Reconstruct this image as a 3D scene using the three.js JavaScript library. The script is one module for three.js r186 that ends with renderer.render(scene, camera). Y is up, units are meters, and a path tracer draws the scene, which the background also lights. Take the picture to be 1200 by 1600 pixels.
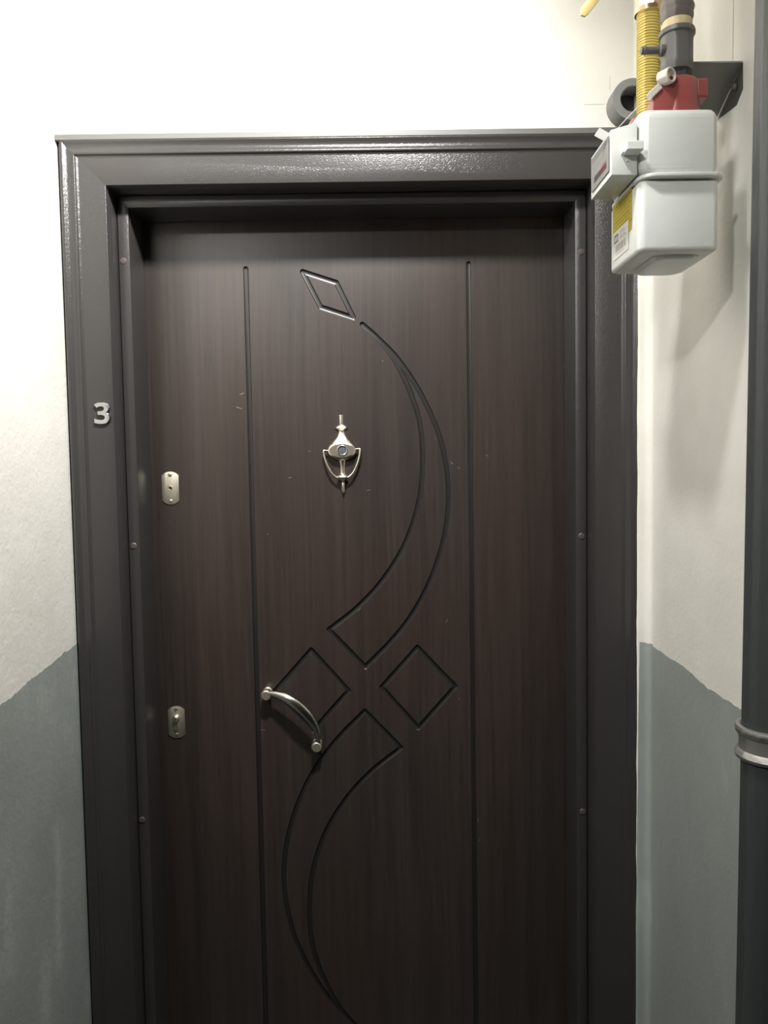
import * as THREE from 'three';
import { mergeGeometries, mergeVertices, toCreasedNormals } from 'three/addons/utils/BufferGeometryUtils.js';
import { RoundedBoxGeometry } from 'three/addons/geometries/RoundedBoxGeometry.js';
import { TextGeometry } from 'three/addons/geometries/TextGeometry.js';
import { FontLoader } from 'three/addons/loaders/FontLoader.js';
import { RectAreaLightUniformsLib } from 'three/addons/lights/RectAreaLightUniformsLib.js';

// ---------------------------------------------------------------- camera, light, exposure
const D = Math.PI / 180, SKY = 0x050505;
const scene = new THREE.Scene();
scene.background = new THREE.Color(SKY);
const camera = new THREE.PerspectiveCamera(66.08, 0.75, 0.02, 20);   // 1230 px focal length at 1600 px height
camera.position.set(0, 1.5, 1.57);
camera.rotation.order = 'YXZ';
camera.rotation.set(-3.3 * D, -0.5 * D, -0.95 * D);
const renderer = new THREE.WebGLRenderer({ antialias: true });
renderer.toneMapping = THREE.LinearToneMapping;
renderer.toneMappingExposure = 1.0;
renderer.shadowMap.enabled = true;
RectAreaLightUniformsLib.init();
const H = 2.78;                                                      // ceiling height
const WARM = new THREE.Color(1.0, 0.982, 0.945);
const LAMPS = [{ at: [0.0, 2.64, 0.82], aim: [-0.5, 1.8, 0], angle: 67, power: 16.5, r: 0.06, label: 'white round spot lamp under the ceiling close to the door' },
  { at: [-0.85, 2.6, 2.3], aim: [0.42, 1.35, 0.1], angle: 27, power: 7,  r: 0.06, label: 'added fill lamp, a white round spot under the ceiling at the back of the landing' }];  // added out of view to fill the right wall and soften its shadows

// ---------------------------------------------------------------- helpers
const used = {};
function numbered(n) { const k = used[n] = (used[n] ?? -1) + 1; return k ? `${n}_${String(k).padStart(3, '0')}` : n; }
function tag(o, label, category, group, kind) {
  if (label) o.userData.label = label;
  if (category) o.userData.category = category;
  if (group) o.userData.group = group;
  if (kind) o.userData.kind = kind;
  return o;
}
function group(name, pos = [0, 0, 0], parent = scene) {
  const g = new THREE.Group(); g.name = parent === scene ? numbered(name) : name; g.position.set(...pos); parent.add(g); return g;
}
function mesh(name, geo, material, parent = scene, pos) {
  const g = Array.isArray(geo) ? merge(geo) : geo;
  const m = new THREE.Mesh(g, material); m.name = parent === scene ? numbered(name) : name;
  m.castShadow = m.receiveShadow = true; if (pos) m.position.set(...pos); parent.add(m); return m;
}
function merge(list) {
  return mergeGeometries(list.map((g) => { g = g.index ? g.toNonIndexed() : g; for (const k of Object.keys(g.attributes)) if (!['position', 'normal', 'uv'].includes(k)) g.deleteAttribute(k); return g; }));
}
function box(x0, x1, y0, y1, z0, z1, r = 0) {
  const w = x1 - x0, h = y1 - y0, d = z1 - z0;
  const g = r ? new RoundedBoxGeometry(w, h, d, 3, r) : new THREE.BoxGeometry(w, h, d);
  return g.translate((x0 + x1) / 2, (y0 + y1) / 2, (z0 + z1) / 2);
}
const V2 = (a) => a.map(([x, y]) => new THREE.Vector2(x, y));
const V3 = (a) => a.map((p) => new THREE.Vector3(...p));
function lathe(prof, seg = 40) { return toCreasedNormals(new THREE.LatheGeometry(V2(prof), seg), 0.6); }   // axis y, profile [radius, y]
function tube(pts, r, seg = 60, rad = 12, closed = false) { return new THREE.TubeGeometry(new THREE.CatmullRomCurve3(V3(pts), closed, 'centripetal'), seg, r, rad, closed); }
function roundRect(x0, x1, y0, y1, r) {
  const s = new THREE.Shape();
  s.moveTo(x0 + r, y0); s.lineTo(x1 - r, y0); s.absarc(x1 - r, y0 + r, r, -Math.PI / 2, 0); s.lineTo(x1, y1 - r); s.absarc(x1 - r, y1 - r, r, 0, Math.PI / 2);
  s.lineTo(x0 + r, y1); s.absarc(x0 + r, y1 - r, r, Math.PI / 2, Math.PI); s.lineTo(x0, y0 + r); s.absarc(x0 + r, y0 + r, r, Math.PI, Math.PI * 1.5);
  return s;
}
// seeded noise
function rng(seed) { let s = seed >>> 0; return () => { s = (s + 0x6D2B79F5) >>> 0; let t = s; t = Math.imul(t ^ (t >>> 15), t | 1); t ^= t + Math.imul(t ^ (t >>> 7), t | 61); return ((t ^ (t >>> 14)) >>> 0) / 4294967296; }; }
function hash(x, y, s) { let h = (Math.imul(x, 374761393) + Math.imul(y, 668265263) + Math.imul(s, 974634777)) | 0; h = Math.imul(h ^ (h >>> 13), 1274126177); return ((h ^ (h >>> 16)) >>> 0) / 4294967296; }
function noise(x, y, s = 0, px = 0, py = 0) {     // value noise, optional period
  const xi = Math.floor(x), yi = Math.floor(y), fx = x - xi, fy = y - yi, u = fx * fx * (3 - 2 * fx), v = fy * fy * (3 - 2 * fy);
  const wx = (i) => px ? ((i % px) + px) % px : i, wy = (i) => py ? ((i % py) + py) % py : i;
  const a = hash(wx(xi), wy(yi), s), b = hash(wx(xi + 1), wy(yi), s), c = hash(wx(xi), wy(yi + 1), s), d = hash(wx(xi + 1), wy(yi + 1), s);
  return a + (b - a) * u + (c - a) * v + (a - b - c + d) * u * v;
}
function texture(w, h, fn, srgb) {
  const data = new Uint8Array(w * h * 4);
  for (let y = 0; y < h; y++) for (let x = 0; x < w; x++) { const c = fn(x, y), i = (y * w + x) * 4; for (let k = 0; k < 3; k++) data[i + k] = Math.max(0, Math.min(255, typeof c === 'number' ? c : c[k])); data[i + 3] = 255; }
  const t = new THREE.DataTexture(data, w, h); t.wrapS = t.wrapT = THREE.RepeatWrapping; t.magFilter = THREE.LinearFilter; t.minFilter = THREE.LinearMipmapLinearFilter; t.generateMipmaps = true;
  if (srgb) t.colorSpace = THREE.SRGBColorSpace; t.needsUpdate = true; return t;
}
function canvasTexture(w, h, draw) {
  const c = document.createElement('canvas'); c.width = w; c.height = h; draw(c.getContext('2d'), w, h);
  const t = new THREE.CanvasTexture(c); t.colorSpace = THREE.SRGBColorSpace; t.anisotropy = 8; return t;
}
const rep = (t, x, y = x) => { const c = t.clone(); c.repeat.set(x, y); c.needsUpdate = true; return c; };

// ---------------------------------------------------------------- textures and materials
// plaster: rolled paint, fine orange peel over broad unevenness (tile of 0.5 m)
const plasterBump = texture(512, 512, (x, y) => { const u = x / 512, v = y / 512; return 255 * (0.35 * noise(u * 14, v * 14, 1, 14, 14) + 0.35 * noise(u * 52, v * 52, 2, 52, 52) + 0.3 * noise(u * 130, v * 130, 3, 130, 130)); });
const plasterTone = texture(512, 512, (x, y) => { const u = x / 512, v = y / 512, n = 0.6 * noise(u * 5, v * 5, 4, 5, 5) + 0.4 * noise(u * 21, v * 21, 5, 21, 21); return [247 + 8 * (n - 0.5) * 2, 246 + 8 * (n - 0.5) * 2, 243 + 9 * (n - 0.5) * 2]; }, true);
const hammerBump = texture(256, 256, (x, y) => { const u = x / 256, v = y / 256; return 255 * (0.5 * noise(u * 34, v * 34, 6, 34, 34) + 0.5 * noise(u * 70, v * 70, 7, 70, 70)); });
const scuff = texture(512, 512, (x, y) => { const u = x / 512, v = y / 512, n = 0.5 * noise(u * 4, v * 4, 8, 4, 4) + 0.3 * noise(u * 12, v * 7, 9, 12, 7) + 0.2 * noise(u * 60, v * 20, 10, 60, 20), k = n > 0.62 ? (n - 0.62) * 90 : 0; return [236 + 24 * (n - 0.5) + k, 237 + 24 * (n - 0.5) + k, 236 + 24 * (n - 0.5) + k]; }, true);

const plaster = new THREE.MeshStandardMaterial({ color: new THREE.Color(0.82, 0.81, 0.775), roughness: 0.8, map: rep(plasterTone, 1 / 0.9), bumpMap: rep(plasterBump, 2), bumpScale: 0.0008 });
const dadoPaint = new THREE.MeshStandardMaterial({ color: new THREE.Color(0.385, 0.425, 0.405), roughness: 0.5, map: rep(scuff, 1 / 0.8), bumpMap: rep(plasterBump, 2), bumpScale: 0.0007 });
const framePaint = new THREE.MeshPhysicalMaterial({ color: new THREE.Color(0.037, 0.0345, 0.034), roughness: 0.27, bumpMap: rep(hammerBump, 1 / 0.055), bumpScale: 0.00022 });
const metal = (r, g, b, rough) => new THREE.MeshStandardMaterial({ color: new THREE.Color(r, g, b), metalness: 1, roughness: rough });
const plain = (r, g, b, rough) => new THREE.MeshStandardMaterial({ color: new THREE.Color(r, g, b), roughness: rough });
const nickel = metal(0.72, 0.66, 0.56, 0.3), chrome = metal(0.52, 0.52, 0.52, 0.2), satin = metal(0.66, 0.61, 0.5, 0.45), screwMetal = metal(0.6, 0.56, 0.48, 0.35);
const brass = metal(0.72, 0.56, 0.36, 0.3), darkHole = plain(0.01, 0.01, 0.01, 0.8);
const meterPlastic = new THREE.MeshStandardMaterial({ color: new THREE.Color(0.71, 0.735, 0.705), roughness: 0.42, bumpMap: rep(hammerBump, 1 / 0.12), bumpScale: 0.00015 });
const registerPlastic = plain(0.71, 0.735, 0.705, 0.38), whitePaper = plain(0.5, 0.5, 0.48, 0.6);
const ironPaint = new THREE.MeshStandardMaterial({ color: new THREE.Color(0.115, 0.115, 0.108), roughness: 0.45, bumpMap: rep(hammerBump, 2, 1), bumpScale: 0.00006 });
const bracketPaint = plain(0.2, 0.205, 0.195, 0.5), blackRubber = plain(0.02, 0.02, 0.02, 0.6);
const capPaint = plain(0.07, 0.055, 0.05, 0.4);

// wood foil of the leaf: long dark grain, broad boards, a handful of scratches
const LEAF = { x0: -0.497, x1: 0.425, y0: 0.012, y1: 2.034, z: -0.14 };
const scratchList = [[-0.287, 1.661, 0.009, 0.003], [-0.294, 1.631, 0.012, -0.004], [0.017, 1.726, 0.003, 0.003], [-0.145, 1.535, 0.003, 0], [-0.188, 1.479, 0.006, 0.002], [-0.018, 1.449, 0.007, 0.002], [0.163, 1.505, 0.005, -0.004], [0.178, 1.494, 0.005, -0.002], [0.24, 1.52, 0.005, -0.003], [0.41, 1.45, 0.004, 0.003], [0.411, 1.31, 0.002, 0.003], [-0.043, 1.188, 0.005, 0.004], [-0.0315, 1.055, 0.003, 0.002], [-0.263, 0.924, 0.012, -0.003], [0.08, 0.918, 0.005, 0.002], [-0.063, 0.932, 0.003, 0.008], [0.148, 1.159, 0.004, 0.006], [0.174, 0.985, 0.002, 0.002], [0.216, 0.665, 0.001, 0.005], [0.411, 1.71, 0.008, 0.001], [0.213, 0.71, 0.001, 0.006], [-0.24, 1.357, 0.003, 0.001]];
const WX = 1024, WY = 2048;
const woodMap = (() => {
  const w = LEAF.x1 - LEAF.x0, h = LEAF.y1 - LEAF.y0, sc = new Float32Array(WX * WY), r = rng(5);
  for (const [sx, sy, dx, dy] of scratchList) for (let k = 0; k <= 40; k++) {
    if (r() < 0.25) continue;
    const px = Math.round((sx + dx * (k / 40 - 0.5) - LEAF.x0) / w * WX), py = Math.round((sy + dy * (k / 40 - 0.5) - LEAF.y0) / h * WY);
    if (px > 0 && px < WX && py > 0 && py < WY) sc[py * WX + px] = 0.7 + 0.3 * r();
  }
  const colN = new Float32Array(WX); for (let x = 0; x < WX; x++) colN[x] = noise(x / 9, 0, 20) * 0.5 + noise(x / 40, 3, 21) * 0.5;
  return texture(WX, WY, (x, y) => {
    const warp = 10 * (noise(x / 160, y / 420, 11) - 0.5) + 4 * (noise(x / 50, y / 200, 12) - 0.5);
    const fine = noise((x + warp) / 2.2, y / 120, 13), mid = noise((x + warp * 1.5) / 7, y / 260, 14), broad = noise((x + warp * 3) / 46, y / 700, 15);
    const pore = noise((x + warp) / 1.5, y / 26, 16);
    let k = 0.86 + 0.12 * fine + 0.16 * mid + 0.11 * broad + 0.06 * colN[x] - (pore > 0.74 ? 0.16 * (pore - 0.74) / 0.26 : 0);
    const X = LEAF.x0 + x / WX * w; if (X < -0.405 || X > 0.315) k *= 0.93;      // edge boards of the foil, a shade darker
    const red = 0.5 + 0.9 * (noise(x / 120, y / 380, 17) - 0.5), s = sc[y * WX + x];
    return [46 * k + 4 * red + 95 * s, 41 * k + 92 * s, 39 * k - 2 * red + 88 * s];
  }, true);
})();
const woodFoil = new THREE.MeshPhysicalMaterial({ map: woodMap, roughness: 0.33 });

// ---------------------------------------------------------------- the room
const XL = -0.6034, XR = 0.539, ZW = 0.95, ZB = 3.4, XO = 1.7, T = 0.12;   // the alcove ends at ZW, then the landing opens up
function uvBox(g, s = 1) {      // uv in metres from position, by dominant normal
  const p = g.attributes.position, n = g.attributes.normal, uv = new Float32Array(p.count * 2);
  for (let i = 0; i < p.count; i++) {
    const ax = Math.abs(n.getX(i)), ay = Math.abs(n.getY(i)), az = Math.abs(n.getZ(i));
    const [a, b] = az >= ax && az >= ay ? [p.getX(i), p.getY(i)] : ax >= ay ? [p.getZ(i), p.getY(i)] : [p.getX(i), p.getZ(i)];
    uv[i * 2] = a * s; uv[i * 2 + 1] = b * s;
  }
  g.setAttribute('uv', new THREE.BufferAttribute(uv, 2)); return g;
}
const STRUCT = 'structure';
// back wall with the door opening
{
  const s = new THREE.Shape(V2([[XL - T, 0], [XR + T, 0], [XR + T, H], [XL - T, H]]));
  s.holes.push(new THREE.Path(V2([[-0.555, 0.001], [-0.555, 2.09], [0.476, 2.09], [0.476, 0.001]])));
  const g = new THREE.ExtrudeGeometry(s, { depth: 0.2, bevelEnabled: false }).translate(0, 0, -0.2);
  const w = tag(group('wall_back'), 'white plastered end wall around and above the dark door', 'wall', null, STRUCT);
  mesh('plaster', uvBox(g), plaster, w);
  const pencil = plain(0.3, 0.29, 0.27, 0.9);
  mesh('pencil_line', box(0.416, 0.455, 2.196, 2.1966, -0.001, 0.0003), pencil, w);
  mesh('pencil_line', box(0.466, 0.4665, 2.222, 2.25, -0.001, 0.0003), pencil, w);
}
// a side wall whose skin runs round the corner: profile [x, z] swept up; the dado is a second coat over it with an uneven edge
function skin(profile, yTop, yBottom, sStart = () => 0, out = 0, dy = 0.012) {
  const P = profile, L = [0]; for (let i = 1; i < P.length; i++) L.push(L[i - 1] + Math.hypot(P[i][0] - P[i - 1][0], P[i][1] - P[i - 1][1]));
  const at = (s) => { let i = 1; while (i < P.length - 1 && L[i] < s) i++; const t = (s - L[i - 1]) / (L[i] - L[i - 1]), a = P[i - 1], b = P[i], dx = b[0] - a[0], dz = b[1] - a[1], l = Math.hypot(dx, dz); return [a[0] + dx * t, a[1] + dz * t, dz / l, -dx / l]; };
  const total = L[L.length - 1], cols = []; let s = 0; const bend = L[P.length - 2];
  while (s < total) { cols.push(s); s += s < bend + 0.004 ? 0.0025 : s < 0.7 ? 0.008 : 0.06; } cols.push(total);
  return { at, total, cols };
}
const edgeNoise = (s, seed) => 0.006 * (noise(s * 9, seed, 31) - 0.5) + 0.004 * (noise(s * 45, seed, 32) - 0.5) + 0.003 * (noise(s * 160, seed, 33) - 0.5);
function sheet(sk, side, rows, sOf, yOf, out) {      // rows x columns of vertices; sOf(t, y) and yOf(s, k)
  const pos = [], uv = [], idx = [], n = sk.cols.length;
  for (let r = 0; r <= rows; r++) for (let c = 0; c < n; c++) {
    const k = r / rows, s0 = sk.cols[c], y = yOf(s0, k), s = sOf ? Math.max(s0, sOf(y)) : s0, [x, z, nx, nz] = sk.at(s);
    pos.push(x + nx * out * side, y, z + nz * out * side); uv.push(s, y);
  }
  for (let r = 0; r < rows; r++) for (let c = 0; c < n - 1; c++) { const a = r * n + c, b = a + 1, d = a + n, e = d + 1; side > 0 ? idx.push(a, d, b, b, d, e) : idx.push(a, b, d, b, e, d); }
  const g = new THREE.BufferGeometry(); g.setAttribute('position', new THREE.Float32BufferAttribute(pos, 3)); g.setAttribute('uv', new THREE.Float32BufferAttribute(uv, 2)); g.setIndex(idx); g.computeVertexNormals(); return g;
}
{ // right wall: a plastered strip beside the frame, a rounded corner, then the wall towards the camera
  const R = 0.014, zs = 0.026, prof = [[0.512, -0.01], [0.5125, zs - 0.003], [0.5145, zs]];
  for (let i = 0; i <= 8; i++) { const a = i / 8 * Math.PI / 2; prof.push([XR - R + R * Math.sin(a), zs + R - R * Math.cos(a)]); }
  prof.push([XR, ZW]);
  const sk = skin(prof);
  const w = tag(group('wall_right'), 'white side wall with grey lower paint behind the gas meter and black pipe', 'wall', null, STRUCT);
  // uneven plaster edge against the frame
  const g = sheet(sk, -1, 220, null, (s, k) => k * H, 0); const p = g.attributes.position;
  for (let i = 0; i < p.count; i++) if (p.getX(i) < 0.5155 && p.getZ(i) < zs + 0.001) { const y = p.getY(i); p.setX(i, p.getX(i) + 0.0016 * (noise(y * 11, 1, 40) - 0.5) + 0.0008 * (noise(y * 60, 2, 41) - 0.5)); }
  g.computeVertexNormals();
  mesh('plaster', [g, uvBox(box(XR + 0.002, XO, 0, H, 0, ZW))], plaster, w);
  const left = (y) => { const k = (y - 0.70) / 0.437; return 0.0352 + 0.0042 * Math.max(-0.5, Math.min(1, k)) + 0.0014 * (noise(y * 12, 5, 42) - 0.5) + 0.0008 * (noise(y * 70, 6, 43) - 0.5); };
  mesh('painted_dado', sheet(sk, -1, 60, left, (s, k) => { const top = 1.1425 - 0.016 * Math.min(1, s / 0.5) + edgeNoise(s, 3); return k * top; }, 0.0006), dadoPaint, w);
  const crack = plain(0.36, 0.35, 0.32, 0.9);
  mesh('crack', [box(XR - 0.0006, XR + 0.001, 2.115, 2.24, 0.3716, 0.3721), box(XR - 0.0006, XR + 0.001, 2.075, 2.115, 0.3708, 0.3713)], crack, w);
}
{ // left wall
  const sk = skin([[XL, -0.01], [XL, 0.0005], [XL, ZW]]);
  const streak = texture(512, 1024, (x, y) => {      // old rubbed marks, pale and upright
    const z = x / 512 * 0.98, h = y / 1024 * 1.2, n = 0.5 * noise(z * 9, h * 7, 8) + 0.3 * noise(z * 26, h * 11, 9) + 0.2 * noise(z * 110, h * 60, 10);
    let k = n > 0.62 ? (n - 0.62) * 70 : 0;
    const mark = (z0, w, h0, h1, a) => { const e = Math.exp(-(((z - z0 - 0.02 * (noise(h * 9, 4, 51) - 0.5)) / w) ** 2)), v = THREE.MathUtils.smoothstep(h, h0, h0 + 0.05) * (1 - THREE.MathUtils.smoothstep(h, h1 - 0.04, h1)); k += a * e * v * (0.4 + 0.9 * noise(z * 200, h * 90, 52)); };
    mark(0.155, 0.016, 0.56, 0.87, 26); mark(0.125, 0.007, 0.8, 0.87, 16); mark(0.09, 0.01, 0.82, 0.86, 12);
    return [230 + 26 * (n - 0.5) + k, 231 + 26 * (n - 0.5) + k, 230 + 26 * (n - 0.5) + k];
  }, true);
  const dadoLeft = dadoPaint.clone(); dadoLeft.map = rep(streak, 1 / 0.98, 1 / 1.2);
  const w = tag(group('wall_left'), 'white side wall with grey lower paint left of the door', 'wall', null, STRUCT);
  mesh('plaster', uvBox(box(-XO, XL, 0, H, 0, ZW)), plaster, w);
  mesh('painted_dado', sheet(sk, 1, 40, null, (s, k) => k * (1.162 - 0.027 * Math.min(1, s / 0.3) + edgeNoise(s, 8)), 0.0006), dadoLeft, w);
}
const landingPaint = plain(0.25, 0.25, 0.24, 0.7);
tag(mesh('wall_rear', uvBox(box(-XO, XO, 0, H, ZB, ZB + T)), landingPaint), 'grey wall behind the camera closing the landing', 'wall', null, STRUCT);
tag(mesh('wall_landing_left', uvBox(box(-XO - T, -XO, 0, H, 0, ZB + T)), landingPaint), 'grey wall on the left of the open landing', 'wall', null, STRUCT);
tag(mesh('wall_landing_right', uvBox(box(XO, XO + T, 0, H, 0, ZB + T)), landingPaint), 'grey wall on the right of the open landing', 'wall', null, STRUCT);
tag(mesh('floor', uvBox(box(-XO - T, XO + T, -0.1, 0, -0.3, ZB + T)), plain(0.05, 0.048, 0.045, 0.5)), 'dark stone floor of the landing before the door', 'floor', null, STRUCT);
tag(mesh('ceiling', uvBox(box(-XO - T, XO + T, H, H + 0.1, -0.2, ZB + T)), plaster), 'white ceiling above the landing', 'ceiling', null, STRUCT);

// unseen ceiling lamps: spot cones shaped for the falloff, the second added as fill
for (const L of LAMPS) {
  const at = new THREE.Vector3(...L.at), aim = new THREE.Vector3(...L.aim), dir = aim.clone().sub(at).normalize(), dy = at.y - H;
  const t = tag(group('ceiling_lamp', [at.x, H, at.z]), L.label, 'lamp');
  const head = group('lamp_head', [0, dy, 0], t); head.quaternion.setFromUnitVectors(new THREE.Vector3(0, -1, 0), dir);
  mesh('lamp_base', lathe([[0.0001, 0], [0.045, 0], [0.045, -0.01], [0.012, -0.014], [0.01, dy + 0.07], [0.0001, dy + 0.07]], 36), plain(0.8, 0.8, 0.8, 0.4), t);
  mesh('housing', lathe([[0.0001, 0.075], [0.03, 0.07], [0.05, 0.05], [0.06, 0.0], [0.06, -0.006], [0.056, -0.006], [0.056, 0.002], [0.0001, 0.002]], 44), plain(0.8, 0.8, 0.8, 0.4), head);
  mesh('lens', lathe([[0.0001, -0.003], [0.0555, -0.001], [0.0555, 0.0015], [0.0001, 0.0015]], 44), new THREE.MeshStandardMaterial({ color: 0xffffff, emissive: WARM, emissiveIntensity: 8, roughness: 0.4 }), head);
  const l = new THREE.SpotLight(WARM, L.power, 0, L.angle * D, 1, 2); l.position.copy(dir).multiplyScalar(0.008).add(new THREE.Vector3(0, dy, 0));
  l.target.position.copy(dir).add(l.position); l.castShadow = true; l.shadow.radius = L.r / 0.02; l.shadow.mapSize.set(2048, 2048); l.name = 'lamp_light'; t.add(l, l.target);
}

// ---------------------------------------------------------------- door frame
const FR = { l: -0.604, r: 0.5245, t: 2.1415 };
const frameProfile = [[0, -0.005], [0, 0.005], [0.0012, 0.009], [0.0085, 0.0225], [0.0098, 0.0236], [0.0120, 0.0238], [0.015, 0.0215], [0.021, 0.0188], [0.027, 0.0192], [0.031, 0.0215], [0.0335, 0.0222], [0.0355, 0.0212], [0.0362, 0.0185], [0.0375, 0.0172], [0.041, 0.017], [0.0905, 0.017], [0.092, 0.0164], [0.0926, 0.015], [0.0926, -0.046],
  [0.0938, -0.0455], [0.0944, -0.041], [0.0955, -0.0395], [0.097, -0.039], [0.1155, -0.039], [0.1166, -0.0395], [0.117, -0.041], [0.117, -0.134]];
function framePiece(a, b) {        // a(u), b(u): the two mitred ends as [x, y]
  const pos = [], uv = []; let c = 0;
  for (let i = 0; i < frameProfile.length - 1; i++) {
    const [u0, z0] = frameProfile[i], [u1, z1] = frameProfile[i + 1], d = Math.hypot(u1 - u0, z1 - z0), N = 1;
    const A0 = [...a(u0), z0], A1 = [...a(u1), z1], B0 = [...b(u0), z0], B1 = [...b(u1), z1], len = Math.hypot(B0[0] - A0[0], B0[1] - A0[1]);
    pos.push(...A0, ...B1, ...B0, ...A0, ...A1, ...B1); uv.push(0, c, len, c + d, len, c, 0, c, 0, c + d, len, c + d); c += d;
  }
  const g = new THREE.BufferGeometry(); g.setAttribute('position', new THREE.Float32BufferAttribute(pos, 3)); g.setAttribute('uv', new THREE.Float32BufferAttribute(uv, 2)); g.computeVertexNormals();
  return toCreasedNormals(g, 0.75);
}
const frame = tag(group('trim_1'), 'dark brown moulded door frame with stepped reveals and screw caps', 'door frame', null, STRUCT);
mesh('jamb', framePiece((u) => [FR.l + u, 0], (u) => [FR.l + u, FR.t - u]), framePaint, frame);
mesh('header', framePiece((u) => [FR.l + u, FR.t - u], (u) => [FR.r - u, FR.t - u]), framePaint, frame);
mesh('jamb', framePiece((u) => [FR.r - u, FR.t - u], (u) => [FR.r - u, 0]), framePaint, frame);
mesh('top_edge_strip', box(FR.l + 0.0012, FR.r, 2.1318, 2.1428, -0.002, 0.0246, 0.0012), plain(0.115, 0.117, 0.112, 0.5), frame).userData.label = 'pale grey strip along the top edge';  // separate grey strip laid along the top edge of the header
const capGeo = lathe([[0.0001, 0.0028], [0.003, 0.0026], [0.0056, 0.0016], [0.0068, 0.0004], [0.0072, -0.001]], 24).rotateX(Math.PI / 2);
for (const [x, y] of [[-0.5, 1.92], [-0.4995, 1.3464], [-0.5015, 0.7716], [0.42, 1.9248], [0.4193, 1.3501], [0.4205, 0.7701]]) mesh('screw_cap', capGeo, capPaint, frame, [x, y, -0.039]);

// ---------------------------------------------------------------- door leaf with routed grooves
const door = tag(group('door_1'), 'dark brown wood-grain door with routed crescent and diamond pattern', 'door', null, STRUCT);
const CX = -0.033, CY = 1.0115;
const curve = (pts, n) => new THREE.CatmullRomCurve3(V3(pts.map(([x, y]) => [x, y, 0])), false, 'centripetal').getPoints(n).map((p) => [p.x, p.y]);
const cresOut = curve([[0.008, 0.794], [0.045, 0.760], [0.083, 0.7195], [0.135, 0.6376], [0.174, 0.5405], [0.1885, 0.443], [0.181, 0.3457], [0.1506, 0.248], [0.107, 0.166], [0.057, 0.104], [0.0012, 0.0493]], 70);
const cresIn = curve([[0.0012, 0.0493], [-0.0378, 0.0915], [-0.0772, 0.1335]], 6).concat(curve([[-0.0772, 0.1335], [-0.013, 0.183], [0.0435, 0.2425], [0.0945, 0.324], [0.125, 0.416], [0.1335, 0.499], [0.1285, 0.582], [0.107, 0.653], [0.074, 0.7206], [0.040, 0.765], [0.008, 0.794]], 70));
const flip = (a) => a.map(([x, y]) => [-x, -y]);
const ring = (a) => [...a, a[0]];
const strokes = [cresOut, cresIn, flip(cresOut), flip(cresIn),
  ring([[0.1165, 0.091], [0.199, 0.0015], [0.1165, -0.0895], [0.0365, 0.003]]), ring(flip([[0.1165, 0.091], [0.199, 0.0015], [0.1165, -0.0895], [0.0365, 0.003]]))].map((s) => s.map(([x, y]) => [x + CX, y + CY]));
strokes.push(ring([[-0.1505, 1.9185], [-0.0785, 1.8945], [-0.0435, 1.820], [-0.1135, 1.8435]]));
strokes.push([[-0.2715, 1.926], [-0.2708, 0.1]], [[0.2046, 1.930], [0.2046, 0.1]]);
const segs = []; for (const s of strokes) for (let i = 0; i < s.length - 1; i++) segs.push([...s[i], ...s[i + 1]]);
const segDist = (x, y, [ax, ay, bx, by]) => { const dx = bx - ax, dy = by - ay, t = Math.max(0, Math.min(1, ((x - ax) * dx + (y - ay) * dy) / (dx * dx + dy * dy || 1e-12))); return Math.hypot(x - ax - dx * t, y - ay - dy * t); };
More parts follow.
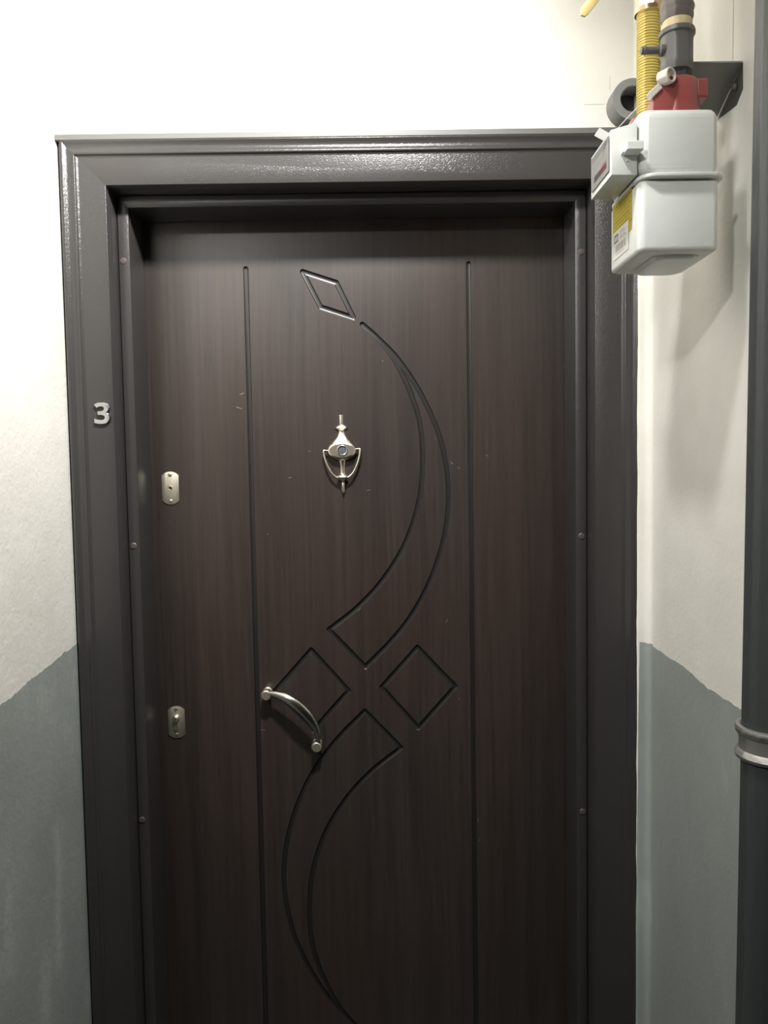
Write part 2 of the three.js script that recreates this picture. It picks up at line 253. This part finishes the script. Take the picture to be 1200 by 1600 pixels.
{
  const GW = 0.0054, GD = 0.0046, C = 0.0144, F = 16, z0 = LEAF.z;
  // rounded lip, steep side, softly dished floor
  const depth = (d) => { const t = d / GW; if (t >= 1) return 0; return t > 0.78 ? -GD * 0.87 * (1 - THREE.MathUtils.smoothstep(t, 0.78, 1)) : -GD * (1 - 0.13 * (t / 0.78) * (t / 0.78)); };
  const bufs = [0, 1].map(() => ({ pos: [], nor: [], uv: [] })); let B = bufs[0];
  const put = (x, y, z, nx, ny, nz) => { B.pos.push(x, y, z); B.nor.push(nx, ny, nz); B.uv.push((x - LEAF.x0) / (LEAF.x1 - LEAF.x0), (y - LEAF.y0) / (LEAF.y1 - LEAF.y0)); };
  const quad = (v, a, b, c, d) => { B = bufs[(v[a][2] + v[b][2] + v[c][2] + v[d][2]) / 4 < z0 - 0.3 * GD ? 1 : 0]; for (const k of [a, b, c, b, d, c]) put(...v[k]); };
  const nx = Math.ceil((LEAF.x1 - LEAF.x0) / C), ny = Math.ceil((LEAF.y1 - LEAF.y0) / C), cw = (LEAF.x1 - LEAF.x0) / nx, ch = (LEAF.y1 - LEAF.y0) / ny;
  for (let j = 0; j < ny; j++) for (let i = 0; i < nx; i++) {
    const x0 = LEAF.x0 + i * cw, y0 = LEAF.y0 + j * ch, near = segs.filter((s) => segDist(x0 + cw / 2, y0 + ch / 2, s) < 0.0102 + GW);
    if (!near.length) { const v = [[x0, y0], [x0 + cw, y0], [x0, y0 + ch], [x0 + cw, y0 + ch]].map(([x, y]) => [x, y, z0, 0, 0, 1]); quad(v, 0, 1, 2, 3); continue; }
    const h = (x, y) => { let d = 1; for (const s of near) d = Math.min(d, segDist(x, y, s)); return depth(d); };
    const v = [], e = 0.0004;
    for (let b = 0; b <= F; b++) for (let a = 0; a <= F; a++) {
      const x = x0 + cw * a / F, y = y0 + ch * b / F, hx = (h(x + e, y) - h(x - e, y)) / (2 * e), hy = (h(x, y + e) - h(x, y - e)) / (2 * e), l = Math.hypot(hx, hy, 1);
      v.push([x, y, z0 + h(x, y), -hx / l, -hy / l, 1 / l]);
    }
    for (let b = 0; b < F; b++) for (let a = 0; a < F; a++) { const k = b * (F + 1) + a; quad(v, k, k + 1, k + F + 1, k + F + 2); }
  }
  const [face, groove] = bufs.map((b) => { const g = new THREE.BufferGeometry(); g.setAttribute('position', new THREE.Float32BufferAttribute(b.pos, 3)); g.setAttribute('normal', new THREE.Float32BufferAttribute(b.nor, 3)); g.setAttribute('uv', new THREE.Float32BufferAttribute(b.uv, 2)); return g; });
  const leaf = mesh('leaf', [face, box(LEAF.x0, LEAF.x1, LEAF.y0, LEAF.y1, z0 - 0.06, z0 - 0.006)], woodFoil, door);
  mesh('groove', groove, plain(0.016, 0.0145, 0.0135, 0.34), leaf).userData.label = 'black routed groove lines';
}
const ZD = LEAF.z;
{ // door knocker with a spyhole
  const k = group('knocker', [-0.0735, 1.536, ZD], door); k.rotation.z = 0.6 * D; k.userData.label = 'nickel door knocker with a spyhole in its oval body';
  const half = (prof, sz = 0.45) => lathe(prof, 40).scale(1, 1, sz);
  mesh('backplate', [
    half([[0.0001, 0.0772], [0.0042, 0.0768], [0.0046, 0.0748], [0.0039, 0.0738], [0.0039, 0.0565], [0.0055, 0.0552], [0.0125, 0.0515], [0.0146, 0.0492], [0.0138, 0.0474], [0.0095, 0.0452], [0.0062, 0.0432], [0.0058, 0.0405], [0.0064, 0.0375], [0.0082, 0.0335], [0.0128, 0.0275], [0.0190, 0.0205], [0.0262, 0.0125], [0.0302, 0.0065], [0.0318, 0.0008], [0.0312, -0.005], [0.028, -0.0115], [0.0215, -0.0165], [0.0135, -0.0195], [0.0072, -0.0212], [0.0058, -0.026], [0.0048, -0.034], [0.0046, -0.044], [0.0052, -0.0505], [0.006, -0.0525]], 0.4).translate(0, 0, 0.001),
  ], nickel, k);
  const oval = []; for (let i = 0; i <= 48; i++) { const a = i / 48 * Math.PI * 2, c = Math.cos(a), s = Math.sin(a); oval.push([0.0305 * Math.sign(c) * Math.pow(Math.abs(c), 1.15), 0.0192 * Math.sign(s) * Math.pow(Math.abs(s), 0.85)]); }
  mesh('oval_face', toCreasedNormals(new THREE.ExtrudeGeometry(new THREE.Shape(V2(oval.slice(0, -1))), { depth: 0.006, bevelEnabled: true, bevelThickness: 0.006, bevelSize: 0.0045, bevelOffset: -0.0045, bevelSegments: 2 }), 0.5).translate(0, 0, 0.006), nickel, k);
  const spy = group('spyhole', [0.0008, 0, 0.0182], k); spy.scale.set(1.3, 1.3, 1);
  mesh('spyhole_rim', lathe([[0.0066, 0.0004], [0.0068, 0.0024], [0.0078, 0.0028], [0.0088, 0.002], [0.0091, -0.002]], 40).rotateX(Math.PI / 2), chrome, spy);
  mesh('spyhole_lens', lathe([[0.0001, 0.0022], [0.003, 0.0018], [0.0055, 0.0008], [0.0068, -0.0004]], 32).rotateX(Math.PI / 2), new THREE.MeshPhysicalMaterial({ color: new THREE.Color(0.09, 0.11, 0.12), roughness: 0.08, clearcoat: 1, clearcoatRoughness: 0.05 }), spy);
  mesh('knocker_ring', [tube([[-0.0305, 0.0002, 0.011], [-0.0392, 0.0002, 0.013], [-0.0395, -0.004, 0.0135]], 0.0021, 16), tube([[0.0305, 0.0022, 0.011], [0.0388, 0.0022, 0.013], [0.039, -0.002, 0.0135]], 0.0021, 16),
    tube([[-0.0395, -0.001, 0.0135], [-0.037, -0.016, 0.0145], [-0.0305, -0.034, 0.0155], [-0.0215, -0.0495, 0.016], [-0.012, -0.0575, 0.016], [0, -0.0595, 0.016], [0.012, -0.0575, 0.016], [0.0225, -0.0485, 0.016], [0.0315, -0.031, 0.0155], [0.037, -0.014, 0.0145], [0.0392, 0.001, 0.0135]], 0.0023, 90)], nickel, k);
  mesh('striker', [lathe([[0.0001, 0.0088], [0.006, 0.0082], [0.0112, 0.0052], [0.0128, 0.0018], [0.0118, -0.001], [0.0085, -0.0042], [0.004, -0.0068], [0.0001, -0.0072]], 36).scale(1, 1, 0.75).translate(0, -0.0588, 0.013),
    lathe([[0.0001, 0.006], [0.0022, 0.004], [0.0036, 0], [0.0036, -0.0165], [0.0022, -0.021], [0.0001, -0.0222]], 24).translate(0.0004, -0.0695, 0.008)], nickel, k);
}
function plateShape() { const s = new THREE.Shape(), w = 0.0183, h = 0.0358, c = 0.0085, n = 12; s.moveTo(-w, -h + c); for (let i = 0; i <= n; i++) { const x = -w + 2 * w * i / n; s.lineTo(x, -h + c * Math.pow(Math.abs(x / w), 2.2)); } for (let i = n; i >= 0; i--) { const x = -w + 2 * w * i / n; s.lineTo(x, h - c * Math.pow(Math.abs(x / w), 2.2)); } s.closePath(); return s; }
function lockPlate(y, x, label, upper) {
  const p = group('lock_plate', [x, y, ZD], door); p.userData.label = label;
  mesh('plate', toCreasedNormals(new THREE.ExtrudeGeometry(plateShape(), { depth: 0.0016, bevelEnabled: true, bevelThickness: 0.0008, bevelSize: 0.0008, bevelOffset: -0.0008, bevelSegments: 2, curveSegments: 24 }), 0.5), satin, p);
  for (const sy of [0.0285, -0.0285]) mesh('screw', [lathe([[0.0001, 0.0016], [0.0028, 0.0013], [0.0042, 0.0002], [0.0044, -0.0004]], 24).rotateX(Math.PI / 2), box(-0.0034, 0.0034, -0.0004, 0.0004, 0.001, 0.0019).rotateZ(upper ? 0.3 : 1.4)], screwMetal, p, [0, sy, 0.0025]);
  if (upper) mesh('keyhole', [lathe([[0.0001, 0], [0.0036, 0], [0.0036, 0.0003]], 24).rotateX(Math.PI / 2)], darkHole, p, [0, 0, 0.0026]), mesh('keyhole_rim', new THREE.TorusGeometry(0.0042, 0.0007, 8, 32), satin, p, [0, 0, 0.0026]);
  else {
    const c = new THREE.Shape(); c.absarc(0, 0.006, 0.0075, -0.95, Math.PI + 0.95); c.lineTo(-0.0052, -0.0165); c.absarc(0, -0.0165, 0.0052, Math.PI, 2 * Math.PI); c.closePath();
    const cyl = group('lock_cylinder', [0, 0.004, 0.0018], p);
    mesh('cylinder_body', toCreasedNormals(new THREE.ExtrudeGeometry(c, { depth: 0.0035, bevelEnabled: true, bevelThickness: 0.0012, bevelSize: 0.001, bevelOffset: -0.001, bevelSegments: 2 }), 0.5), satin, cyl);
    mesh('cylinder_core', [lathe([[0.0001, 0.0115], [0.0048, 0.0112], [0.0062, 0.0095], [0.0062, 0]], 28).rotateX(Math.PI / 2).translate(0, 0.006, 0)], nickel, cyl);
    mesh('key_slot', box(-0.0009, 0.0009, 0.002, 0.0102, 0.0108, 0.0117), darkHole, cyl);
  }
}
lockPlate(1.4612, -0.4464, 'upper pale lock plate with a round keyhole', true);
lockPlate(0.9457, -0.4496, 'lower lock plate with a protruding lock cylinder', false);
{ // pull handle: two posts and a bowed grip that swells in the middle
  const h = group('pull_handle', [0, 0, ZD], door); h.userData.label = 'bowed metal pull handle set diagonally';
  const A = [-0.2475, 1.0095], B = [-0.1405, 0.893], zo = 0.024;
  for (const [x, y] of [A, B]) {
    mesh('post', lathe([[0.0001, zo + 0.0068], [0.009, zo + 0.0066], [0.0105, zo + 0.0055], [0.0112, zo + 0.003], [0.0112, zo - 0.008], [0.0098, zo - 0.012], [0.0088, 0.003], [0.0105, 0.0012], [0.0105, 0]], 36).rotateX(Math.PI / 2), satin, h, [x, y, 0]);
  }
  const c = new THREE.CatmullRomCurve3(V3([[A[0] - 0.002, A[1] + 0.004, zo], [-0.227, 1.0115, zo + 0.006], [-0.200, 1.003, zo + 0.014], [-0.1735, 0.985, zo + 0.018], [-0.151, 0.959, zo + 0.016], [-0.1375, 0.927, zo + 0.008], [B[0] + 0.0025, B[1] + 0.002, zo]]), false, 'centripetal');
  const N = 64, M = 20, pos = [], idx = [], P = c.getPoints(N);
  for (let i = 0; i <= N; i++) {
    const t = i / N, T3 = c.getTangent(t), side = new THREE.Vector3(0, 0, 1).cross(T3).normalize(), up = T3.clone().cross(side).normalize(), sw = Math.sin(Math.PI * t), w = 0.0045 + 0.0070 * Math.pow(sw, 1.3), th = 0.0034 + 0.0034 * sw;
    for (let j = 0; j < M; j++) { const a = j / M * 2 * Math.PI, q = P[i].clone().addScaledVector(side, Math.cos(a) * w).addScaledVector(up, Math.sin(a) * th); pos.push(q.x, q.y, q.z); }
  }
  for (let i = 0; i < N; i++) for (let j = 0; j < M; j++) { const a = i * M + j, b = i * M + (j + 1) % M; idx.push(a, b, a + M, b, b + M, a + M); }
  const g = new THREE.BufferGeometry(); g.setAttribute('position', new THREE.Float32BufferAttribute(pos, 3)); g.setIndex(idx); g.computeVertexNormals();
  const m = mesh('grip', g, metal(0.62, 0.58, 0.52, 0.2), h);
}

// ---------------------------------------------------------------- house number
{
  const font = await new FontLoader().loadAsync('fonts/droid/droid_sans_bold.typeface.json');
  const g = new TextGeometry('3', { font, size: 0.041, depth: 0.0035, curveSegments: 10, bevelEnabled: true, bevelThickness: 0.0018, bevelSize: 0.0016, bevelOffset: -0.0006, bevelSegments: 4 });
  g.computeBoundingBox(); const b = g.boundingBox; g.translate(-(b.min.x + b.max.x) / 2, -(b.min.y + b.max.y) / 2, 0).scale(0.0325 / (b.max.x - b.min.x), 0.0425 / (b.max.y - b.min.y), 1);
  const n = mesh('house_number', toCreasedNormals(g, 0.6), chrome); n.position.set(-0.5325, 1.6128, 0.0185); n.rotation.z = -1 * D;
  tag(n, 'small chrome numeral 3 on the left jamb of the door frame', 'house number');
}

// ---------------------------------------------------------------- gas meter on the right
const MX = { x0: 0.367, x1: 0.4785, z0: 0.334, z1: 0.47 };
const slab = (x0, x1, z0, z1, r, y0, y1, bev, seg = 5) => {     // rounded-corner block standing on y, edges rounded by bev
  const g = new THREE.ExtrudeGeometry(roundRect(x0, x1, -z1, -z0, r), { depth: y1 - y0 - 2 * bev, bevelEnabled: bev > 0, bevelThickness: bev, bevelSize: bev, bevelOffset: -bev, bevelSegments: seg, curveSegments: 10 });
  return toCreasedNormals(g.rotateX(-Math.PI / 2).translate(0, y0 + bev, 0), 0.4);
};
{
  const m = tag(group('gas_meter'), 'pale grey box-shaped gas meter with counter window at upper right of the door', 'gas meter');
  mesh('upper_case', slab(MX.x0, MX.x1, MX.z0, MX.z1, 0.015, 1.8935, 1.984, 0.014), meterPlastic, m);
  mesh('lower_case', [slab(MX.x0, MX.x1, MX.z0, MX.z1, 0.0105, 1.7905, 1.8875, 0.006), slab(MX.x0 + 0.03, MX.x1 - 0.012, MX.z0 + 0.012, MX.z1 - 0.02, 0.02, 1.785, 1.795, 0.004)], meterPlastic, m);
  mesh('seam_flange', slab(MX.x0 - 0.001, MX.x1 + 0.0075, MX.z0 - 0.006, MX.z1 + 0.010, 0.024, 1.8879, 1.8933, 0.0016, 3), meterPlastic, m);
  const reg = group('counter_housing', [0, 0, 0], m);
  { const s = new THREE.Shape(V2([[0.3295, 1.8945], [0.3655, 1.8945], [0.3655, 1.9655], [0.3295, 1.9555]]));
    mesh('housing', [toCreasedNormals(new THREE.ExtrudeGeometry(s, { depth: 0.099, bevelEnabled: true, bevelThickness: 0.0012, bevelSize: 0.0012, bevelOffset: -0.0012, bevelSegments: 2 }), 0.5).translate(0, 0, 0.3665), box(0.364, 0.369, 1.9, 1.955, 0.38, 0.455)], registerPlastic, reg);
    // latch on the near side
    mesh('latch', [box(0.3445, 0.3672, 1.9205, 1.9325, 0.464, 0.488, 0.0015), box(0.3425, 0.3445, 1.9215, 1.928, 0.464, 0.476, 0.0006)], registerPlastic, reg);
    mesh('latch_pin', new THREE.SphereGeometry(0.0017, 12, 8), registerPlastic, reg, [0.3515, 1.9135, 0.467]);
    const face = canvasTexture(256, 160, (c, w, h) => {
      c.fillStyle = '#918f8c'; c.fillRect(0, 0, w, h); c.fillStyle = '#737271'; c.fillRect(0, 0, w, 34);
      c.fillStyle = '#6e6e6e'; for (let i = 0; i < 4; i++) c.fillRect(26, 44 + i * 9, 80 + 26 * ((i * 7) % 4), 2.4); for (let i = 0; i < 3; i++) c.fillRect(150, 14 + i * 8, 70, 2);
      c.fillStyle = '#7c3a3e'; c.fillRect(150, 94, 70, 4); c.fillStyle = '#4a4648'; c.fillRect(42, 102, 180, 30); c.fillStyle = '#6b2e33'; c.fillRect(150, 102, 72, 30);
      c.fillStyle = '#b8b6b2'; c.font = 'bold 20px monospace'; for (let i = 0; i < 8; i++) { c.fillStyle = '#2c2a2b'; c.fillRect(42 + i * 22.5, 102, 2, 30); }
    });
    const f = mesh('counter_window', new THREE.PlaneGeometry(0.088, 0.049).rotateY(-Math.PI / 2), new THREE.MeshPhysicalMaterial({ map: face, roughness: 0.35, clearcoat: 0.4, clearcoatRoughness: 0.2 }), reg, [0.3281, 1.927, 0.4165]);
    f.userData.label = 'grey counter window with a dark strip of number wheels';
    const tagGeo = box(-0.0065, 0.0065, -0.0085, 0.0085, -0.0003, 0.0003); tagGeo.rotateX(-0.2).rotateZ(0.95);
    mesh('paper_tag', tagGeo, whitePaper, reg, [0.3225, 1.957, 0.447]);
  }
  const yellow = canvasTexture(192, 128, (c, w, h) => { c.fillStyle = '#b3a242'; c.fillRect(0, 0, w, h); c.fillStyle = '#6f6626'; const r = rng(9); for (let i = 0; i < 9; i++) { let x = 14; while (x < w - 24) { const l = 6 + r() * 20; c.fillRect(x, 12 + i * 12, l, i % 4 === 0 ? 4 : 2.4); x += l + 5; } } });
  const st = mesh('warning_sticker', uvPlane(0.090, 0.060), new THREE.MeshStandardMaterial({ map: yellow, roughness: 0.45 }), m, [MX.x0 - 0.0003, 1.859, 0.395]); st.userData.label = 'yellow sticker with lines of small print';
  const white = canvasTexture(192, 128, (c, w, h) => {
    c.fillStyle = '#cfcdc8'; c.fillRect(0, 0, w, h); c.strokeStyle = '#4a4a48'; c.lineWidth = 7; c.strokeRect(20, 20, 44, 30); c.fillStyle = '#6a6a68'; c.fillRect(38, 24, 8, 26);
    c.fillStyle = '#a09f9c'; for (const [x, y, l] of [[84, 14, 60], [84, 24, 74], [84, 38, 68], [84, 46, 80]]) c.fillRect(x, y, l, 5);
    c.fillStyle = '#74736f'; const r = rng(4); let x = 34; while (x < 158) { const l = 1 + r() * 3; c.fillRect(x, 66, l, 34); x += l + 1.2 + r() * 2.2; } c.fillStyle = '#a5a4a0'; c.fillRect(44, 106, 96, 6);
  });
  const wl = mesh('barcode_label', uvPlane(0.074, 0.041), new THREE.MeshStandardMaterial({ map: white, roughness: 0.45 }), m, [MX.x0 - 0.0006, 1.8265, 0.389]); wl.userData.label = 'white label with a barcode and a small square mark';
  function uvPlane(w, h) { return new THREE.PlaneGeometry(w, h).rotateY(-Math.PI / 2); }
  // red union covers on the two connections and the pale sealing ring
  const redPlastic = new THREE.MeshPhysicalMaterial({ color: new THREE.Color(0.32, 0.075, 0.07), roughness: 0.4, transmission: 0.15, thickness: 0 });
  const cover = lathe([[0.0245, 2.038], [0.0275, 2.037], [0.0292, 2.034], [0.0300, 2.01], [0.0315, 1.995], [0.034, 1.978]], 44);
  const arm = new THREE.Shape(V2([[0.392, 1.98], [0.3935, 2.004], [0.402, 2.019], [0.418, 2.036], [0.44, 2.036], [0.44, 1.98]]));
  mesh('union_cover', [cover.clone().translate(0.437, 0, 0.420), box(0.458, 0.4745, 2.010, 2.036, 0.412, 0.44, 0.003), toCreasedNormals(new THREE.ExtrudeGeometry(arm, { depth: 0.02, bevelEnabled: true, bevelThickness: 0.003, bevelSize: 0.003, bevelOffset: -0.003, bevelSegments: 3 }), 0.5).translate(0, 0, 0.425)], redPlastic, m);
  mesh('union_cover', cover.clone().translate(0.420, -0.022, 0.352), redPlastic, m);
  const paleRing = plain(0.6, 0.56, 0.52, 0.45);
  mesh('sealing_ring', [new THREE.TorusGeometry(0.0088, 0.0017, 12, 32).translate(0, 0, 0.006), toCreasedNormals(new THREE.CylinderGeometry(0.0105, 0.0105, 0.016, 28, 1, true).rotateX(Math.PI / 2).translate(0, 0, -0.002), 0.5)], paleRing, m, [0.4115, 2.032, 0.452]).rotation.y = 0.55;
  mesh('sealing_ring_arm', [box(-0.010, 0.010, -0.0045, 0.0045, -0.006, 0.006, 0.0015).rotateZ(0.75)], paleRing, m, [0.396, 2.0145, 0.445]);
  mesh('seal_wire', [tube([[0.409, 2.0215, 0.45], [0.4, 2.017, 0.43], [0.387, 2.012, 0.41], [0.372, 2.0, 0.385], [0.358, 1.985, 0.37], [0.351, 1.965, 0.368]], 0.0006, 40, 6)], metal(0.6, 0.6, 0.58, 0.4), m);
}
{ // bracket
  const b = tag(group('meter_bracket'), 'dark grey folded steel bracket holding the gas meter to the right wall', 'bracket');
  const quadSolid = (pts, t) => { // pts: 4 corners; thickness along the normal
    const v = V3(pts), n = v[1].clone().sub(v[0]).cross(v[3].clone().sub(v[0])).normalize().multiplyScalar(t), w = v.map((p) => p.clone().add(n)), q = [];
    const f = (a, c, d, e) => q.push(a, c, d, a, d, e); f(...v); f(w[3], w[2], w[1], w[0]); for (let i = 0; i < 4; i++) f(v[(i + 1) % 4], v[i], w[i], w[(i + 1) % 4]);
    const g = new THREE.BufferGeometry(); g.setAttribute('position', new THREE.Float32BufferAttribute(q.flatMap((p) => [p.x, p.y, p.z]), 3)); g.setAttribute('uv', new THREE.Float32BufferAttribute(new Float32Array(q.length * 2), 2)); g.computeVertexNormals(); return g;
  };
  mesh('bracket_plate', quadSolid([[0.4405, 2.0735, 0.404], [0.5385, 2.0735, 0.404], [0.5385, 2.034, 0.318], [0.4405, 2.034, 0.318]], 0.003), bracketPaint, b);
  mesh('wall_flange', quadSolid([[0.5385, 2.0735, 0.404], [0.5385, 2.036, 0.405], [0.5385, 2.022, 0.385], [0.5385, 2.028, 0.318]], 0.003), metal(0.3, 0.3, 0.29, 0.5), b);
  mesh('bolt', toCreasedNormals(new THREE.CylinderGeometry(0.0055, 0.0055, 0.005, 6).rotateZ(Math.PI / 2), 0.3), metal(0.55, 0.54, 0.5, 0.3), b, [0.534, 2.049, 0.386]);
}
{ // dark gas pipe with its union
  const p = tag(group('gas_pipe', [0.437, 0, 0.42]), 'dark grey painted iron gas pipe with union going up beside the yellow hose', 'pipe');
  mesh('union_body', lathe([[0.0165, 2.05], [0.0205, 2.052], [0.0222, 2.058], [0.0218, 2.066], [0.0218, 2.092], [0.0222, 2.1], [0.0246, 2.1025], [0.025, 2.106], [0.024, 2.109], [0.0195, 2.11]], 44), ironPaint, p);
  mesh('union_nut', toCreasedNormals(new THREE.CylinderGeometry(0.0195, 0.0195, 0.02, 6).rotateY(0.3), 0.3), blackRubber, p, [0, 2.043, 0]);
  mesh('sealing_tape', lathe([[0.0188, 2.108], [0.0203, 2.11], [0.0206, 2.118], [0.0197, 2.124], [0.0188, 2.126]], 40), plain(0.62, 0.5, 0.3, 0.6), p);
  mesh('pipe_coupling', lathe([[0.0188, 2.121], [0.0208, 2.1225], [0.0222, 2.127], [0.0222, 2.131], [0.0216, 2.134], [0.0228, 2.137], [0.0236, 2.140], [0.0226, 2.1435], [0.0206, 2.146], [0.0204, 2.15], [0.0214, 2.156], [0.0212, 2.185], [0.0232, 2.19], [0.0225, 2.2], [0.0175, 2.203], [0.0175, H + 0.01]], 44), plain(0.145, 0.125, 0.115, 0.5), p);
  mesh('test_nipple', [lathe([[0.0078, 0], [0.0078, 0.006], [0.0052, 0.008], [0.0052, 0.026], [0.0062, 0.0265], [0.0062, 0.029], [0.005, 0.0295], [0.005, 0.033], [0.0001, 0.0335]], 24).rotateZ(Math.PI / 2)], ironPaint, p, [-0.0195, 2.0815, 0.004]);
}
{ // yellow corrugated hose
  const h = tag(group('gas_hose', [0.42, 0, 0.352]), 'yellow corrugated gas hose going up from the meter', 'hose');
  const prof = [[0.0001, 2.018], [0.0162, 2.018]]; for (let y = 2.02; y < 2.172; y += 0.0041) { prof.push([0.0160, y], [0.0172, y + 0.0008], [0.0176, y + 0.00165], [0.0172, y + 0.0025], [0.0160, y + 0.0033]); }
  prof.push([0.016, 2.176], [0.0001, 2.1765]);
  mesh('hose', toCreasedNormals(new THREE.LatheGeometry(V2(prof), 44), 0.9), plain(0.62, 0.5, 0.14, 0.42), h);
  mesh('hose_nut', [lathe([[0.0165, 2.169], [0.0205, 2.17], [0.021, 2.173], [0.0205, 2.177], [0.018, 2.178]], 44), toCreasedNormals(new THREE.CylinderGeometry(0.0195, 0.0205, 0.026, 6), 0.3).translate(0, 2.19, 0)], brass, h);
}
{ // valve with a yellow lever above the hose
  const v = tag(group('gas_valve', [0.42, 0, 0.352]), 'gas valve with a pale yellow lever, top right above the hose', 'valve');
  mesh('valve_body', [lathe([[0.0001, 2.2025], [0.018, 2.2025], [0.018, 2.22], [0.024, 2.23], [0.026, 2.25], [0.024, 2.27], [0.018, 2.28], [0.018, 2.3], [0.0165, 2.302], [0.0165, H + 0.01]], 36), lathe([[0.0075, 0.02], [0.0075, 0.034], [0.0001, 0.0345]], 20).rotateX(Math.PI / 2).translate(0, 2.25, 0)], brass, v);
  const s = new THREE.Shape(), pts = [[-0.111, 2.151], [-0.105, 2.149], [-0.0995, 2.1535], [-0.064, 2.197], [-0.036, 2.236], [0.008, 2.241], [0.008, 2.259], [-0.04, 2.256], [-0.0745, 2.206], [-0.1115, 2.161]];
  pts.forEach(([x, y], i) => i ? s.lineTo(x, y) : s.moveTo(x, y)); s.closePath();
  mesh('lever', toCreasedNormals(new THREE.ExtrudeGeometry(s, { depth: 0.002, bevelEnabled: true, bevelThickness: 0.001, bevelSize: 0.001, bevelOffset: -0.001, bevelSegments: 2 }), 0.5).translate(0, 0, 0.0335), plain(0.60, 0.48, 0.2, 0.5), v);
}
{ // short grey sleeve in the back wall
  const s = tag(group('pipe_sleeve', [0.4985, 2.188, 0]), 'short round grey pipe sleeve sticking out of the white wall behind the hose', 'pipe sleeve');
  mesh('sleeve', toCreasedNormals(new THREE.LatheGeometry(V2([[0.0395, -0.02], [0.0395, 0.037], [0.0385, 0.04], [0.025, 0.041], [0.0235, 0.0395], [0.0235, -0.02]]), 48).rotateX(Math.PI / 2), 0.5), plain(0.2, 0.205, 0.2, 0.6), s);
  mesh('sleeve_shade', lathe([[0.0001, 0.003], [0.0238, 0.003]], 32).rotateX(Math.PI / 2), plain(0.03, 0.03, 0.03, 0.8), s);  // dark disc stands in for the shade inside the sleeve
}

// ---------------------------------------------------------------- black riser pipe with clamp at the right edge
{
  const R = 0.035, X = 0.4955, Z = 0.6, lean = 0.0098;
  const at = (y) => X + (y - 1.49) * lean;
  const riser = tag(group('riser_pipe', [at(0), 0, Z]), 'thick blackish grey vertical pipe along the right edge by the wall', 'pipe');
  mesh('riser', lathe([[0.0001, 0.0005], [R, 0.0005], [R, H - 0.001], [0.0001, H - 0.001]], 56), new THREE.MeshStandardMaterial({ color: new THREE.Color(0.052, 0.058, 0.06), roughness: 0.42, bumpMap: rep(hammerBump, 2, 14), bumpScale: 0.0004 }), riser);
  riser.rotation.z = -Math.atan(lean);
  const c = tag(group('pipe_clamp', [at(1.145), 1.145, Z]), 'grey metal pipe clamp round the black pipe at the right edge', 'clamp'); c.rotation.z = -Math.atan(lean);
  const rr = R + 0.0004;
  mesh('band', lathe([[rr, 0.0205], [rr + 0.002, 0.0215], [rr + 0.0062, 0.0205], [rr + 0.0075, 0.0165], [rr + 0.0062, 0.0115], [rr + 0.0028, 0.0085], [rr + 0.0026, 0], [rr + 0.0028, -0.0085], [rr + 0.0062, -0.0115], [rr + 0.0075, -0.0155], [rr + 0.0062, -0.0195], [rr + 0.002, -0.0205], [rr, -0.0195]], 64), metal(0.42, 0.42, 0.40, 0.55), c);
  mesh('ear', box(-0.0035, 0.0035, -0.017, 0.017, R, R + 0.02, 0.0015), metal(0.55, 0.53, 0.5, 0.4), c).rotation.y = -0.1;
  mesh('wall_anchor', toCreasedNormals(new THREE.CylinderGeometry(0.005, 0.005, 0.016, 16).rotateZ(Math.PI / 2), 0.5), metal(0.5, 0.5, 0.48, 0.4), c, [0.0395, 0, 0]);
}
scene.traverse((o) => { if (o.isMesh) o.castShadow = o.receiveShadow = true; });
renderer.render(scene, camera);
